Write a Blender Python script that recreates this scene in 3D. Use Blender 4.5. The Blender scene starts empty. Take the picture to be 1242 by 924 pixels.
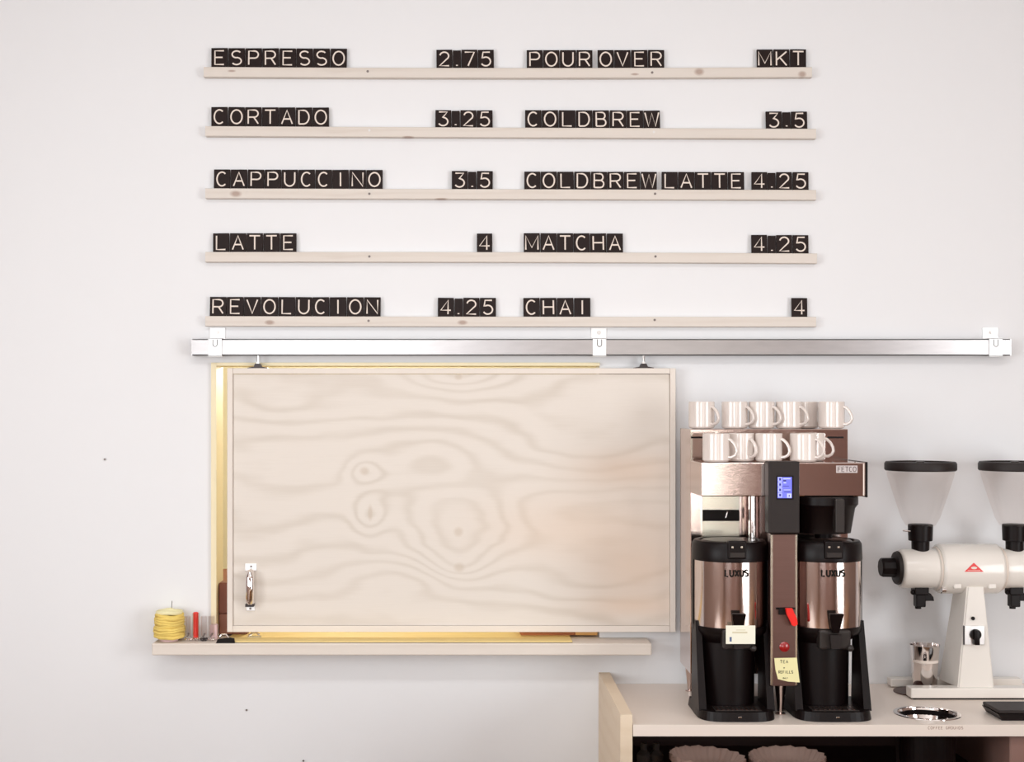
import bpy, bmesh, math, random
from mathutils import Vector, Matrix
random.seed(7)
PI = math.pi
C = bpy.context.scene.collection
sc = bpy.context.scene

# ------------------------------------------------------------------ camera
F = 1661.0; CXP = 555.0; CYP = 495.0; EYE = 1.905; CAMY = -5.0
cam_d = bpy.data.cameras.new('camera'); cam = bpy.data.objects.new('camera', cam_d); C.objects.link(cam)
cam.location = (0, CAMY, EYE); cam.rotation_euler = (PI/2, 0, 0)
cam_d.sensor_width = 36; cam_d.lens = 36*F/1242
cam_d.shift_x = (621-CXP)/1242; cam_d.shift_y = (CYP-462)/1242
sc.camera = cam

# ------------------------------------------------------------------ colour management
sc.view_settings.view_transform = 'Standard'; sc.view_settings.look = 'None'
sc.view_settings.gamma = 1; sc.view_settings.use_curve_mapping = False
sc.view_settings.exposure = -0.36

# ------------------------------------------------------------------ world and daylight
w = bpy.data.worlds.new('world'); sc.world = w; w.use_nodes = True
w.node_tree.nodes['Background'].inputs[0].default_value = (.75, .85, 1, 1)
w.node_tree.nodes['Background'].inputs[1].default_value = 0.6
def area(name, loc, rot, sx, sy, power, col):
    l = bpy.data.lights.new(name, 'AREA'); l.shape = 'RECTANGLE'; l.size = sx; l.size_y = sy
    l.energy = power; l.color = col
    o = bpy.data.objects.new(name, l); C.objects.link(o); o.location = loc; o.rotation_euler = rot
    return o
RX0, RX1, RY0, RZ1 = -3.6, 4.4, -9.0, 3.9       # the room
area('window_light', (4.33, -4.9, 1.78), (0, PI/2, 0), 2.64, 3.0, 225, (.97, .99, 1))
area('window_light', (-3.53, -4.6, 2.1), (0, -PI/2, 0), 2.0, 3.4, 185, (.94, .98, 1))
area('window_light', (2.02, -8.93, 1.75), (PI/2, 0, 0), .50, 1.9, 26, (1, 1, .93))
area('window_light', (-1.3, -8.93, 1.9), (PI/2, 0, 0), 2.5, 2.3, 140, (.96, .99, 1))
area('ceiling_light', (.2, -3.2, 3.84), (0, 0, 0), 3.2, .5, 60, (.98, .99, 1))
def point(name, loc, power, col, r=.06):
    l = bpy.data.lights.new(name, 'POINT'); l.energy = power; l.color = col; l.shadow_soft_size = r
    o = bpy.data.objects.new(name, l); C.objects.link(o); o.location = loc
point('kitchen_lamp', (-.45, 1.0, 2.15), 62, (1, .92, .74), .1)

# ------------------------------------------------------------------ pixel <-> place at a known depth
def X(px, d): return (px-CXP)*d/F
def Z(py, d): return EYE-(py-CYP)*d/F
def Y(d): return CAMY+d
def P(px, py, d): return Vector((X(px, d), Y(d), Z(py, d)))

# ------------------------------------------------------------------ materials
def mat(name, col, rough=.5, metal=0, bump=0, bscale=60, var=0, vscale=4, stretch=(1, 1, 1), spec=.5, coat=0, emit=None, estr=0):
    m = bpy.data.materials.new(name); m.use_nodes = True; nt = m.node_tree; N = nt.nodes; L = nt.links
    b = N['Principled BSDF']; b.inputs['Base Color'].default_value = (*col, 1)
    b.inputs['Roughness'].default_value = rough; b.inputs['Metallic'].default_value = metal
    b.inputs['Specular IOR Level'].default_value = spec; b.inputs['Coat Weight'].default_value = coat
    if emit: b.inputs['Emission Color'].default_value = (*emit, 1); b.inputs['Emission Strength'].default_value = estr
    tc = N.new('ShaderNodeTexCoord'); mp = N.new('ShaderNodeMapping'); mp.inputs['Scale'].default_value = stretch
    L.new(tc.outputs['Object'], mp.inputs[0])
    if var:
        n = N.new('ShaderNodeTexNoise'); n.inputs['Scale'].default_value = vscale; n.inputs['Detail'].default_value = 4
        L.new(mp.outputs[0], n.inputs['Vector'])
        r = N.new('ShaderNodeMixRGB'); r.inputs[1].default_value = (*[c*(1-var) for c in col], 1)
        r.inputs[2].default_value = (*[min(1, c*(1+var)) for c in col], 1)
        L.new(n.outputs['Fac'], r.inputs[0]); L.new(r.outputs[0], b.inputs['Base Color'])
    if bump:
        n = N.new('ShaderNodeTexNoise'); n.inputs['Scale'].default_value = bscale; n.inputs['Detail'].default_value = 3
        L.new(mp.outputs[0], n.inputs['Vector'])
        bp = N.new('ShaderNodeBump'); bp.inputs['Strength'].default_value = bump; bp.inputs['Distance'].default_value = .002
        L.new(n.outputs['Fac'], bp.inputs['Height']); L.new(bp.outputs[0], b.inputs['Normal'])
    return m

def wood(name, light, dark, freq=70, centres=(), tilt=1.0, contrast=.5, knots=(), knotcol=(.25, .13, .08), rough=.6, kstr=.75, warp=.12, ns=(1.2, 1, 3.0), warm=None):
    """Flat-sawn figure: a height field (z, noise, smooth hills) cut into bands; knots are small dark spots."""
    m = bpy.data.materials.new(name); m.use_nodes = True; nt = m.node_tree; N = nt.nodes; L = nt.links
    b = N['Principled BSDF']; b.inputs['Roughness'].default_value = rough
    tc = N.new('ShaderNodeTexCoord'); pos = tc.outputs['Object']
    def M(op, a, c=None):
        n = N.new('ShaderNodeMath'); n.operation = op
        for i, v in enumerate((a, c)):
            if v is None: continue
            if isinstance(v, (int, float)): n.inputs[i].default_value = v
            else: L.new(v, n.inputs[i])
        return n.outputs[0]
    def blob(x, z, rx, rz):
        s = N.new('ShaderNodeVectorMath'); s.operation = 'SUBTRACT'; L.new(pos, s.inputs[0]); s.inputs[1].default_value = (x, 0, z)
        q = N.new('ShaderNodeVectorMath'); q.operation = 'MULTIPLY'; L.new(s.outputs[0], q.inputs[0]); q.inputs[1].default_value = (1/rx, 0, 1/rz)
        d = N.new('ShaderNodeVectorMath'); d.operation = 'LENGTH'; L.new(q.outputs[0], d.inputs[0])
        return d.outputs['Value']
    mp = N.new('ShaderNodeMapping'); mp.inputs['Scale'].default_value = ns; L.new(pos, mp.inputs[0])
    n1 = N.new('ShaderNodeTexNoise'); n1.inputs['Scale'].default_value = 2.2; n1.inputs['Detail'].default_value = 3; L.new(mp.outputs[0], n1.inputs['Vector'])
    sx = N.new('ShaderNodeSeparateXYZ'); L.new(pos, sx.inputs[0])
    f = M('ADD', M('MULTIPLY', sx.outputs[2], tilt), M('MULTIPLY', n1.outputs['Fac'], warp))
    for (x, z, rx, rz, a) in centres:
        d = blob(x, z, rx, rz)
        g = M('MULTIPLY', M('POWER', 2.718, M('MULTIPLY', M('MULTIPLY', d, d), -1.0)), a)
        f = M('ADD', f, g)
    band = M('ADD', M('MULTIPLY', M('SINE', M('MULTIPLY', f, freq)), .5), .5)
    band = M('POWER', band, 2.2)
    n3 = N.new('ShaderNodeTexNoise'); n3.inputs['Scale'].default_value = 3; n3.inputs['Detail'].default_value = 2; L.new(pos, n3.inputs['Vector'])
    band = M('MULTIPLY', band, M('MULTIPLY', n3.outputs['Fac'], 1.6))
    mp2 = N.new('ShaderNodeMapping'); mp2.inputs['Scale'].default_value = (4, 4, 140); L.new(pos, mp2.inputs[0])
    n2 = N.new('ShaderNodeTexNoise'); n2.inputs['Scale'].default_value = 3; n2.inputs['Detail'].default_value = 4; L.new(mp2.outputs[0], n2.inputs['Vector'])
    fac = M('ADD', M('MULTIPLY', band, contrast), M('MULTIPLY', M('SUBTRACT', n2.outputs['Fac'], .5), .35))
    cl = N.new('ShaderNodeClamp'); L.new(fac, cl.inputs[0])
    mx = N.new('ShaderNodeMixRGB'); mx.inputs[1].default_value = (*light, 1); mx.inputs[2].default_value = (*dark, 1)
    L.new(cl.outputs[0], mx.inputs[0]); out = mx.outputs[0]
    if warm:
        for (x, z, rx, rz, a, col) in warm:
            d = blob(x, z, rx, rz); g = M('MULTIPLY', M('POWER', 2.718, M('MULTIPLY', M('MULTIPLY', d, d), -1.0)), a)
            k = N.new('ShaderNodeMixRGB'); L.new(g, k.inputs[0]); L.new(out, k.inputs[1]); k.inputs[2].default_value = (*col, 1); out = k.outputs[0]
    for (x, z, rx, rz) in knots:
        d = blob(x, z, rx, rz); mr = N.new('ShaderNodeMapRange'); L.new(d, mr.inputs[0])
        mr.inputs[1].default_value = .5; mr.inputs[2].default_value = 1.2; mr.inputs[3].default_value = kstr; mr.inputs[4].default_value = 0
        k = N.new('ShaderNodeMixRGB'); L.new(mr.outputs[0], k.inputs[0]); L.new(out, k.inputs[1]); k.inputs[2].default_value = (*knotcol, 1); out = k.outputs[0]
    L.new(out, b.inputs['Base Color'])
    return m

def clear(name, tint=(.9, .9, .9), gloss=.12, rough=.05):
    m = bpy.data.materials.new(name); m.use_nodes = True; nt = m.node_tree; N = nt.nodes; L = nt.links
    N.remove(N['Principled BSDF']); o = N['Material Output']
    t = N.new('ShaderNodeBsdfTransparent'); t.inputs[0].default_value = (*tint, 1)
    g = N.new('ShaderNodeBsdfGlossy'); g.inputs['Roughness'].default_value = rough; g.inputs[0].default_value = (.95, .93, .92, 1)
    lw = N.new('ShaderNodeLayerWeight'); lw.inputs[0].default_value = .25
    a = N.new('ShaderNodeMath'); a.operation = 'MULTIPLY_ADD'; a.inputs[1].default_value = .14; a.inputs[2].default_value = gloss*.4
    L.new(lw.outputs['Facing'], a.inputs[0])
    x = N.new('ShaderNodeMixShader'); L.new(a.outputs[0], x.inputs[0]); L.new(t.outputs[0], x.inputs[1]); L.new(g.outputs[0], x.inputs[2])
    L.new(x.outputs[0], o.inputs[0]); return m

M_wall = mat('wall_paint', (.82, .825, .84), .55, bump=.08, bscale=90, var=.012, vscale=1.2)
M_side = mat('side_wall_paint', (.34, .24, .20), .7, var=.05)
M_ceil = mat('ceiling_paint', (.8, .78, .76), .8, var=.02)
M_brick = mat('far_wall', (.32, .20, .17), .8, var=.15, vscale=3)
M_floor = mat('floor_wood', (.20, .105, .055), .5, var=.3, vscale=3, stretch=(6, .7, 1))
M_pine = wood('pine_ledge', (.73, .67, .61), (.60, .52, .45), freq=160, contrast=.35, warp=.04, ns=(1.5, 1, 8))
M_casing = mat('cream_casing', (.86, .76, .52), .55, var=.04, vscale=8, stretch=(8, 8, 1))
M_rim = mat('door_rim_wood', (.79, .72, .65), .55, var=.05, vscale=6, stretch=(1, 1, 6))
M_rimv = mat('door_stile_wood', (.79, .72, .65), .55, var=.05, vscale=6, stretch=(6, 1, 1))
M_sill = wood('sill_wood', (.76, .69, .62), (.64, .55, .48), freq=120, contrast=.3, warp=.05, ns=(1, 4, 6))
M_galv = mat('galvanised_steel', (.46, .44, .44), .3, 1, var=.12, vscale=14, stretch=(1, 1, 5))
M_zinc = mat('zinc_plate', (.88, .87, .86), .3, 1, var=.05, vscale=30)
M_zincw = mat('bright_zinc', (.95, .95, .95), .45, .6)
M_darkm = mat('dark_metal', (.06, .05, .05), .4, .6)
M_screw = mat('screw_steel', (.20, .17, .16), .4, .7)
M_screwl = mat('screw_bright', (.75, .72, .70), .4, .5)
M_tile = mat('black_tile', (.015, .007, .006), .5, var=.3, vscale=20, spec=.2)
M_letter = mat('cream_letter', (.82, .72, .64), .6)
M_steel = mat('brushed_steel', (.64, .52, .48), .10, 1, bump=.03, bscale=40, var=.05, vscale=10, stretch=(1, 1, 60))
M_steelu = mat('urn_steel', (.66, .56, .52), .10, 1, bump=.02, bscale=30, var=.05, vscale=8, stretch=(60, 60, .5))
M_steeld = mat('dark_steel', (.20, .12, .105), .35, 1, var=.08, vscale=10, stretch=(1, 1, 30))
M_steelb = mat('bin_steel', (.07, .045, .04), .5, .6)
M_steell = mat('bright_steel', (.80, .77, .67), .22, 1, var=.05, vscale=10, stretch=(1, 1, 60))
M_chrome = mat('chrome', (.85, .80, .78), .08, 1)
M_black = mat('black_plastic', (.006, .003, .003), .38, spec=.2)
M_blackm = mat('matt_black_plastic', (.020, .014, .013), .5, spec=.3)
M_blackg = mat('grey_black_plastic', (.030, .024, .022), .3, spec=.35)
M_white = mat('enamel_cream', (.84, .79, .73), .25, coat=.3)
M_mug = mat('mug_glaze', (.78, .70, .65), .16, coat=.5)
M_counter = mat('counter_laminate', (.85, .75, .67), .35, var=.03, vscale=3)
M_panel = wood('panel_ply', (.80, .66, .50), (.66, .50, .34), freq=90, contrast=.3, warp=.08, ns=(3, 3, 1))
M_red = mat('red_plastic', (.85, .02, .015), .3)
M_redd = mat('dark_red_button', (.32, .01, .01), .25, coat=.5)
M_redl = mat('logo_red', (.80, .05, .05), .4)
M_paper = mat('note_yellow', (.85, .78, .42), .7, var=.03)
M_card = mat('card_white', (.86, .84, .70), .5)
M_ink = mat('ink', (.015, .012, .01), .8, spec=.1)
M_inkf = mat('faint_ink', (.42, .28, .22), .7)
M_plate = mat('plate_silver', (.56, .50, .49), .45)
M_inkg = mat('grey_ink', (.16, .12, .12), .7)
M_inkb = mat('blue_ink', (.12, .16, .28), .7)
M_yarn = mat('yellow_twine', (.80, .60, .16), .8, var=.25, vscale=25, bump=.5, bscale=90)
M_yarnp = mat('pale_twine', (.88, .82, .50), .8, bump=.4, bscale=90)
M_kwall = mat('kitchen_paint', (.88, .80, .58), .7, var=.05)
M_brown = mat('brown_cabinet', (.20, .055, .025), .5, var=.2, vscale=6)
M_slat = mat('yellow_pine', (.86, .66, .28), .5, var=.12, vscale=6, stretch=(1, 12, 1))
M_brownl = mat('lighter_brown', (.27, .10, .06), .5, var=.15, vscale=10)
M_block = wood('reddish_block', (.50, .17, .05), (.20, .05, .02), freq=200, contrast=.6)
M_block2 = mat('orange_wood', (.70, .38, .12), .5, var=.15, vscale=12)
M_filter = mat('filter_paper', (.62, .43, .36), .85)
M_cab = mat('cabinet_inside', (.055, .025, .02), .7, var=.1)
M_glass = clear('clear_glass', (.97, .96, .96), .2)
M_hop = clear('hopper_plastic', (.985, .975, .97), .0, .12)
M_lcd = mat('lcd_glow', (.05, .05, .3), .3, emit=(.20, .22, .95), estr=1.1)
M_lcdw = mat('lcd_bright', (.2, .2, .5), .3, emit=(.62, .68, 1.0), estr=1.0)
M_lcdd = mat('lcd_dark', (.04, .04, .16), .3)
M_pink = mat('pink_plastic', (.80, .58, .58), .4)
M_frame = mat('window_frame_paint', (.75, .72, .7), .5)

# ------------------------------------------------------------------ mesh helpers
def box(bm, x0, x1, y0, y1, z0, z1, bev=0, seg=2):
    ret = bmesh.ops.create_cube(bm, size=1)
    vs = ret['verts']
    for v in vs:
        v.co = Vector(((x0+x1)/2+v.co.x*(x1-x0), (y0+y1)/2+v.co.y*(y1-y0), (z0+z1)/2+v.co.z*(z1-z0)))
    if bev:
        es = list({e for v in vs for e in v.link_edges})
        bmesh.ops.bevel(bm, geom=es, offset=bev, segments=seg, profile=.5, affect='EDGES')
def lathe(bm, prof, c, axis='z', n=32, ang=None, capped=True, mod=None):
    """prof: (r, h) pairs along the axis; c: centre."""
    rings = []
    for (r, h) in prof:
        ring = []
        for i in range(n):
            a = 2*PI*i/n; rr = r*(mod(a, r, h) if mod else 1)
            p = (rr*math.cos(a), rr*math.sin(a), h)
            if axis == 'x': p = (h, rr*math.cos(a), rr*math.sin(a))
            elif axis == 'y': p = (rr*math.cos(a), h, rr*math.sin(a))
            ring.append(bm.verts.new((c[0]+p[0], c[1]+p[1], c[2]+p[2])))
        rings.append(ring)
    for a, b in zip(rings, rings[1:]):
        for i in range(n):
            bm.faces.new((a[i], a[(i+1) % n], b[(i+1) % n], b[i]))
    if capped: bm.faces.new(rings[0][::-1]); bm.faces.new(rings[-1])
def tube(bm, pts, r, n=8, closed=False, flat=1.0):
    pts = [Vector(p) for p in pts]; rings = []; k = len(pts)
    rs = r if isinstance(r, (list, tuple)) else [r]*k
    prev = None
    for i, p in enumerate(pts):
        if closed: t = pts[(i+1) % k]-pts[i-1]
        else: t = pts[min(i+1, k-1)]-pts[max(i-1, 0)]
        t.normalize()
        up = Vector((0, 1, 0)) if abs(t.y) < .95 else Vector((0, 0, 1))
        if prev is not None: up = prev
        u = t.cross(up)
        if u.length < 1e-6: u = t.cross(Vector((1, 0, 0)))
        u.normalize(); v = u.cross(t).normalized(); prev = v
        rings.append([bm.verts.new(p+u*rs[i]*math.cos(2*PI*j/n)+v*rs[i]*flat*math.sin(2*PI*j/n)) for j in range(n)])
    rr = rings+[rings[0]] if closed else rings
    for a, b in zip(rr, rr[1:]):
        for j in range(n): bm.faces.new((a[j], a[(j+1) % n], b[(j+1) % n], b[j]))
    if not closed: bm.faces.new(rings[0][::-1]); bm.faces.new(rings[-1])
def prism(bm, poly, y0, y1):
    """polygon in the x-z plane pushed from y0 to y1"""
    a = [bm.verts.new((x, y0, z)) for x, z in poly]; b = [bm.verts.new((x, y1, z)) for x, z in poly]
    bm.faces.new(a); bm.faces.new(b[::-1]); n = len(poly)
    for i in range(n): bm.faces.new((a[(i+1) % n], a[i], b[i], b[(i+1) % n]))
def hull8(bm, bottom, top):
    a = [bm.verts.new(p) for p in bottom]; b = [bm.verts.new(p) for p in top]
    bm.faces.new(a[::-1]); bm.faces.new(b)
    for i in range(4): bm.faces.new((a[i], a[(i+1) % 4], b[(i+1) % 4], b[i]))
def B(): return bmesh.new()
def origin(o):
    v = Vector((0, 0, 0))
    while o is not None: v += o.location; o = o.parent
    return v
def obj(name, bm, m, parent=None, smooth=False, at=None, label=None):
    bmesh.ops.recalc_face_normals(bm, faces=bm.faces[:])
    off = origin(parent) if parent else Vector((0, 0, 0))
    loc = Vector(at) if at is not None else Vector((0, 0, 0))
    bm.transform(Matrix.Translation(-(off+(loc if parent is None else Vector((0, 0, 0))))))
    me = bpy.data.meshes.new(name); bm.to_mesh(me); bm.free()
    me.materials.append(m)
    if smooth:
        me.polygons.foreach_set('use_smooth', [True]*len(me.polygons))
        me.set_sharp_from_angle(angle=math.radians(35))
    o = bpy.data.objects.new(name, me); C.objects.link(o)
    if parent: o.parent = parent
    else: o.location = loc
    if label: o['label'] = label
    return o
def tag(o, label, cat, group=None, kind=None):
    if label: o['label'] = label
    if cat: o['category'] = cat
    if group: o['group'] = group
    if kind: o['kind'] = kind
    return o
def thing(name, label, cat, loc, group=None):
    o = bpy.data.objects.new(name, None); C.objects.link(o); o.location = loc; o.empty_display_size = .05
    return tag(o, label, cat, group)
def struct(name, bm, m):
    o = obj(name, bm, m); o['kind'] = 'structure'; return o
def copy_tree(o, parent=None):
    c = o.copy(); C.objects.link(c); c.parent = parent
    for ch in list(o.children): copy_tree(ch, c)
    return c

# ------------------------------------------------------------------ stroke lettering
def arc(cx, cy, rx, ry, a0, a1, n=10):
    return [(cx+rx*math.cos(math.radians(a0+(a1-a0)*i/n)), cy+ry*math.sin(math.radians(a0+(a1-a0)*i/n))) for i in range(n+1)]
G = {
 'A': (1, [[(0, 0), (.5, 1), (1, 0)], [(.2, .36), (.8, .36)]]),
 'B': (.9, [[(0, .52), (.6, .52)]+[(0, 0), (0, 1)][:0], [(0, 0), (0, 1), (.6, 1)]+arc(.6, .76, .32, .24, 90, -90)+arc(.62, .26, .38, .26, 90, -90)+[(0, 0)]]),
 'C': (.95, [arc(.5, .5, .5, .5, 48, 312, 20)]),
 'D': (.95, [[(0, 0), (0, 1), (.45, 1)]+arc(.45, .5, .55, .5, 90, -90, 14)+[(0, 0)]]),
 'E': (.85, [[(1, 1), (0, 1), (0, 0), (1, 0)], [(0, .52), (.85, .52)]]),
 'F': (.85, [[(1, 1), (0, 1), (0, 0)], [(0, .52), (.85, .52)]]),
 'G': (.95, [arc(.5, .5, .5, .5, 48, 350, 20)+[(1, .45), (.55, .45)]]),
 'H': (.95, [[(0, 0), (0, 1)], [(1, 0), (1, 1)], [(0, .52), (1, .52)]]),
 'I': (.1, [[(.5, 0), (.5, 1)]]),
 'K': (.95, [[(0, 0), (0, 1)], [(1, 1), (0, .38)], [(.32, .58), (1, 0)]]),
 'L': (.85, [[(0, 1), (0, 0), (1, 0)]]),
 'M': (1.15, [[(0, 0), (0, 1), (.5, .15), (1, 1), (1, 0)]]),
 'N': (1, [[(0, 0), (0, 1), (1, 0), (1, 1)]]),
 'O': (1.05, [arc(.5, .5, .5, .5, 0, 360, 24)]),
 'P': (.9, [[(0, 0), (0, 1), (.6, 1)]+arc(.6, .74, .4, .26, 90, -90)+[(0, .48)]]),
 'R': (.95, [[(0, 0), (0, 1), (.6, 1)]+arc(.6, .74, .38, .26, 90, -90)+[(0, .48)], [(.55, .48), (1, 0)]]),
 'S': (.9, [arc(.5, .75, .47, .25, 35, 180, 10)+arc(.5, .75, .47, .25, 180, 265, 5)[1:]+arc(.5, .26, .5, .26, 85, -145, 14)]),
 'T': (1, [[(0, 1), (1, 1)], [(.5, 1), (.5, 0)]]),
 'U': (.95, [[(0, 1), (0, .38)]+arc(.5, .38, .5, .38, 180, 360, 12)+[(1, 1)]]),
 'V': (1, [[(0, 1), (.5, 0), (1, 1)]]),
 'W': (1.3, [[(0, 1), (.25, 0), (.5, .95), (.75, 0), (1, 1)]]),
 'X': (.95, [[(0, 0), (1, 1)], [(0, 1), (1, 0)]]),
 'Y': (.95, [[(0, 1), (.5, .5), (1, 1)], [(.5, .5), (.5, 0)]]),
 '2': (.9, [arc(.5, .72, .46, .28, 170, -30, 14)+[(0, 0), (1, 0)]]),
 '3': (.9, [[(.05, 1), (.92, 1), (.42, .58)]+arc(.48, .3, .5, .3, 80, -150, 14)]),
 '4': (.95, [[(.72, 0), (.72, 1), (0, .28), (1, .28)]]),
 '5': (.9, [[(.92, 1), (.2, 1), (.1, .56)]+arc(.48, .32, .5, .32, 115, -150, 14)]),
 '7': (.9, [[(0, 1), (1, 1), (.35, 0)]]),
 '.': (.1, [[(.5, 0), (.5, .07)]]),
 '+': (.7, [[(0, .4), (1, .4)], [(.5, .1), (.5, .7)]]),
}
def glyph(bm, ch, x, z, y, h, wd, r):
    k, strokes = G[ch]; ww = wd*k
    for s in strokes:
        pts = [(x+(px-.5)*ww, y, z+pz*h) for px, pz in s]
        tube(bm, pts, r, 6, flat=.35)
def text(bm, s, xc, z, y, h, wd, pitch, r):
    x = xc-(len(s)-1)*pitch/2
    for ch in s:
        if ch != ' ': glyph(bm, ch, x, z, y, h, wd, r)
        x += pitch

# ================================================================== THE ROOM
OX0, OX1 = X(262, 5), X(727, 5)           # pass-through opening
OZ1 = Z(443, 5); SILL = Z(780.3, 4.87)
bm = B(); T = .12
box(bm, RX0-.1, OX0, 0, T, 0, RZ1); box(bm, OX1, RX1+.1, 0, T, 0, RZ1)
box(bm, OX0, OX1, 0, T, OZ1, RZ1); box(bm, OX0, OX1, 0, T, 0, SILL-.045)
bmesh.ops.remove_doubles(bm, verts=bm.verts[:], dist=1e-5)
struct('wall_back', bm, M_wall)
def wall_with_holes_x(name, x0, x1, holes, m):      # a side wall in the y-z plane; holes (y0, y1, z0, z1)
    bm = B(); ys = RY0
    for (a, b, c, d) in holes:
        box(bm, x0, x1, ys, a, 0, RZ1); box(bm, x0, x1, a, b, 0, c); box(bm, x0, x1, a, b, d, RZ1); ys = b
    box(bm, x0, x1, ys, 0, 0, RZ1); return struct(name, bm, m)
wall_with_holes_x('wall_right', RX1, RX1+.1, [(-6.4, -3.4, .45, 3.1)], M_side)
wall_with_holes_x('wall_left', RX0-.1, RX0, [(-6.3, -2.9, 1.1, 3.1)], M_side)
bm = B(); xs = RX0-.1
for (a, b, c, d) in [(-2.6, 0, .7, 3.1), (1.72, 2.32, .8, 2.7)]:
    box(bm, xs, a, RY0-.1, RY0, 0, RZ1); box(bm, a, b, RY0-.1, RY0, 0, c); box(bm, a, b, RY0-.1, RY0, d, RZ1); xs = b
box(bm, xs, RX1+.1, RY0-.1, RY0, 0, RZ1); struct('wall_front', bm, M_brick)
bm = B(); box(bm, RX0-.1, RX1+.1, RY0-.1, 2.6, -.1, 0); struct('floor', bm, M_floor)
bm = B(); box(bm, RX0-.1, RX1+.1, RY0-.1, 2.6, RZ1, RZ1+.1); struct('ceiling', bm, M_ceil)
def wframe(name, axis, fixed, a0, a1, z0, z1):
    bm = B(); t = .05; mid = (a0+a1)/2
    rects = [(a0, a0+t, z0, z1), (a1-t, a1, z0, z1), (a0+t, a1-t, z0, z0+t), (a0+t, a1-t, z1-t, z1)]
    if a1-a0 > 1.5: rects.append((mid-t/2, mid+t/2, z0+t, z1-t))
    for (p, q, r, s) in rects:
        if axis == 'x': box(bm, fixed-.03, fixed+.03, p, q, r, s)
        else: box(bm, p, q, fixed-.03, fixed+.03, r, s)
    struct(name, bm, M_frame)
wframe('window_1', 'x', RX1+.0, -6.4, -3.4, .45, 3.1)
wframe('window_2', 'x', RX0-.0, -6.3, -2.9, 1.1, 3.1)
wframe('window_3', 'y', RY0-.0, -2.6, 0, .7, 3.1)
wframe('window_4', 'y', RY0-.0, 1.72, 2.32, .8, 2.7)
# unseen bar below the frame, added to darken the lower wall and bounce warm light
bm = B(); box(bm, -.6, 3.6, -1.98, -1.48, 0.002, .89, .004, 1); bar = tag(obj('shade_bar', bm, mat('shade_bar_wood', (.50, .28, .14), .5, var=.25, vscale=4, stretch=(1, 1, 8)), at=(1.5, -1.7, 0)), 'unseen wooden bar added before the coffee counter to shade the lower wall', 'bar')
bm = B(); box(bm, -.63, 3.63, -2.02, -1.45, .891, .925, .004, 1); obj('shade_bar_top', bm, mat('shade_bar_top_wood', (.52, .32, .18), .4, var=.2), bar)
# kitchen behind the hatch
bm = B(); box(bm, -2.6, 2.0, 2.3, 2.4, 0, RZ1); struct('wall_kitchen', bm, M_kwall)
bm = B(); box(bm, -2.7, -2.6, T, 2.4, 0, RZ1); struct('wall_kitchen_left', bm, M_kwall)
bm = B(); box(bm, 2.0, 2.1, T, 2.4, 0, RZ1); struct('wall_kitchen_right', bm, M_kwall)
# thin casing round the opening
bm = B(); cw = .016
box(bm, OX0-cw, OX0+.003, -.012, T+.012, SILL+.001, OZ1+cw*.6)
struct('trim_1', bm, M_casing)
bm = B(); box(bm, OX0+.0035, OX1, -.012, T+.012, OZ1-.002, OZ1+cw*.6)
struct('trim_2', bm, M_casing)

# ================================================================== MENU LEDGES
rows = [  # left px, right px, top-left, top-mid, top-right, screws, knots
 (247, 985, 81, 82.3, 81.2, [(446, 86.5), (791, 88)], [(848, 87, 6, 4.5), (973, 90, 5, 4), (281, 86, 5, 1.5), (770, 90, 5, 1.5)], 'top'),
 (249, 990, 152.8, 154.6, 156, [(448, 158), (793, 160)], [(495, 166, 7, 1.2)], 'second from top'),
 (249, 990, 228.3, 229.4, 230.2, [(448, 235), (794.5, 235)], [(286, 235, 7, 4), (535, 241, 8, 1)], 'middle'),
 (249, 991, 305.5, 305.8, 307.3, [(448, 311), (795, 311)], [], 'fourth from top'),
 (249, 990, 383.3, 384, 384.2, [(447, 389), (794, 388)], [(327, 391, 6, 3), (561, 391, 6, 3)], 'lowest'),
]
DL = 4.972
def qz(a, m, b, t): return a*(1-t)*(1-2*t)+m*4*t*(1-t)+b*t*(2*t-1)
def ledge_top(i, px):
    l, r, a, m, b = rows[i][:5]; t = (px-l)/(r-l); return Z(qz(a, m, b, t), DL)
for i, (l, r, a, m, b, scr, kn, word) in enumerate(rows):
    root = thing('menu_ledge', 'long narrow pine ledge holding menu tiles, %s of five' % word, 'ledge', (X(l, DL), 0, Z(a, DL)-.037), 'menu ledges')
    bm = B(); n = 16; H = .0365; sect = []
    for k in range(n+1):
        px = l+(r-l)*k/n; x = X(px, DL); zt = ledge_top(i, px); yf = Y(DL)
        sect.append([bm.verts.new(p) for p in ((x, -.0005, zt-H), (x, yf+.002, zt-H), (x, yf, zt-H+.002), (x, yf, zt-.002), (x, yf+.002, zt), (x, -.0005, zt))])
    for p, q in zip(sect, sect[1:]):
        for j in range(6): bm.faces.new((p[j], p[(j+1) % 6], q[(j+1) % 6], q[j]))
    bm.faces.new(sect[0]); bm.faces.new(sect[-1][::-1])
    ro = origin(root)
    knots = [(X(kx, DL)-ro.x, Z(ky, DL)-ro.z, kr*DL/F, kz*DL/F) for kx, ky, kr, kz in kn]
    mt = wood('pine_ledge_%s' % 'abcde'[i], (.73, .67, .61), (.60, .52, .45), freq=150+20*i, contrast=.35, warp=.04, ns=(1.5, 1, 8), knots=knots, knotcol=(.36, .24, .19)) if knots else M_pine
    obj('board', bm, mt, root)
    for (sx, sy) in scr:
        bm = B(); p = P(sx, sy, DL)
        lathe(bm, [(.0045, -.0015), (.0045, 0), (.001, .0002)], (p.x, p.y, p.z), 'y', 10)
        obj('screw', bm, M_screwl if i == 1 else M_screw, root, True)

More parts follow.
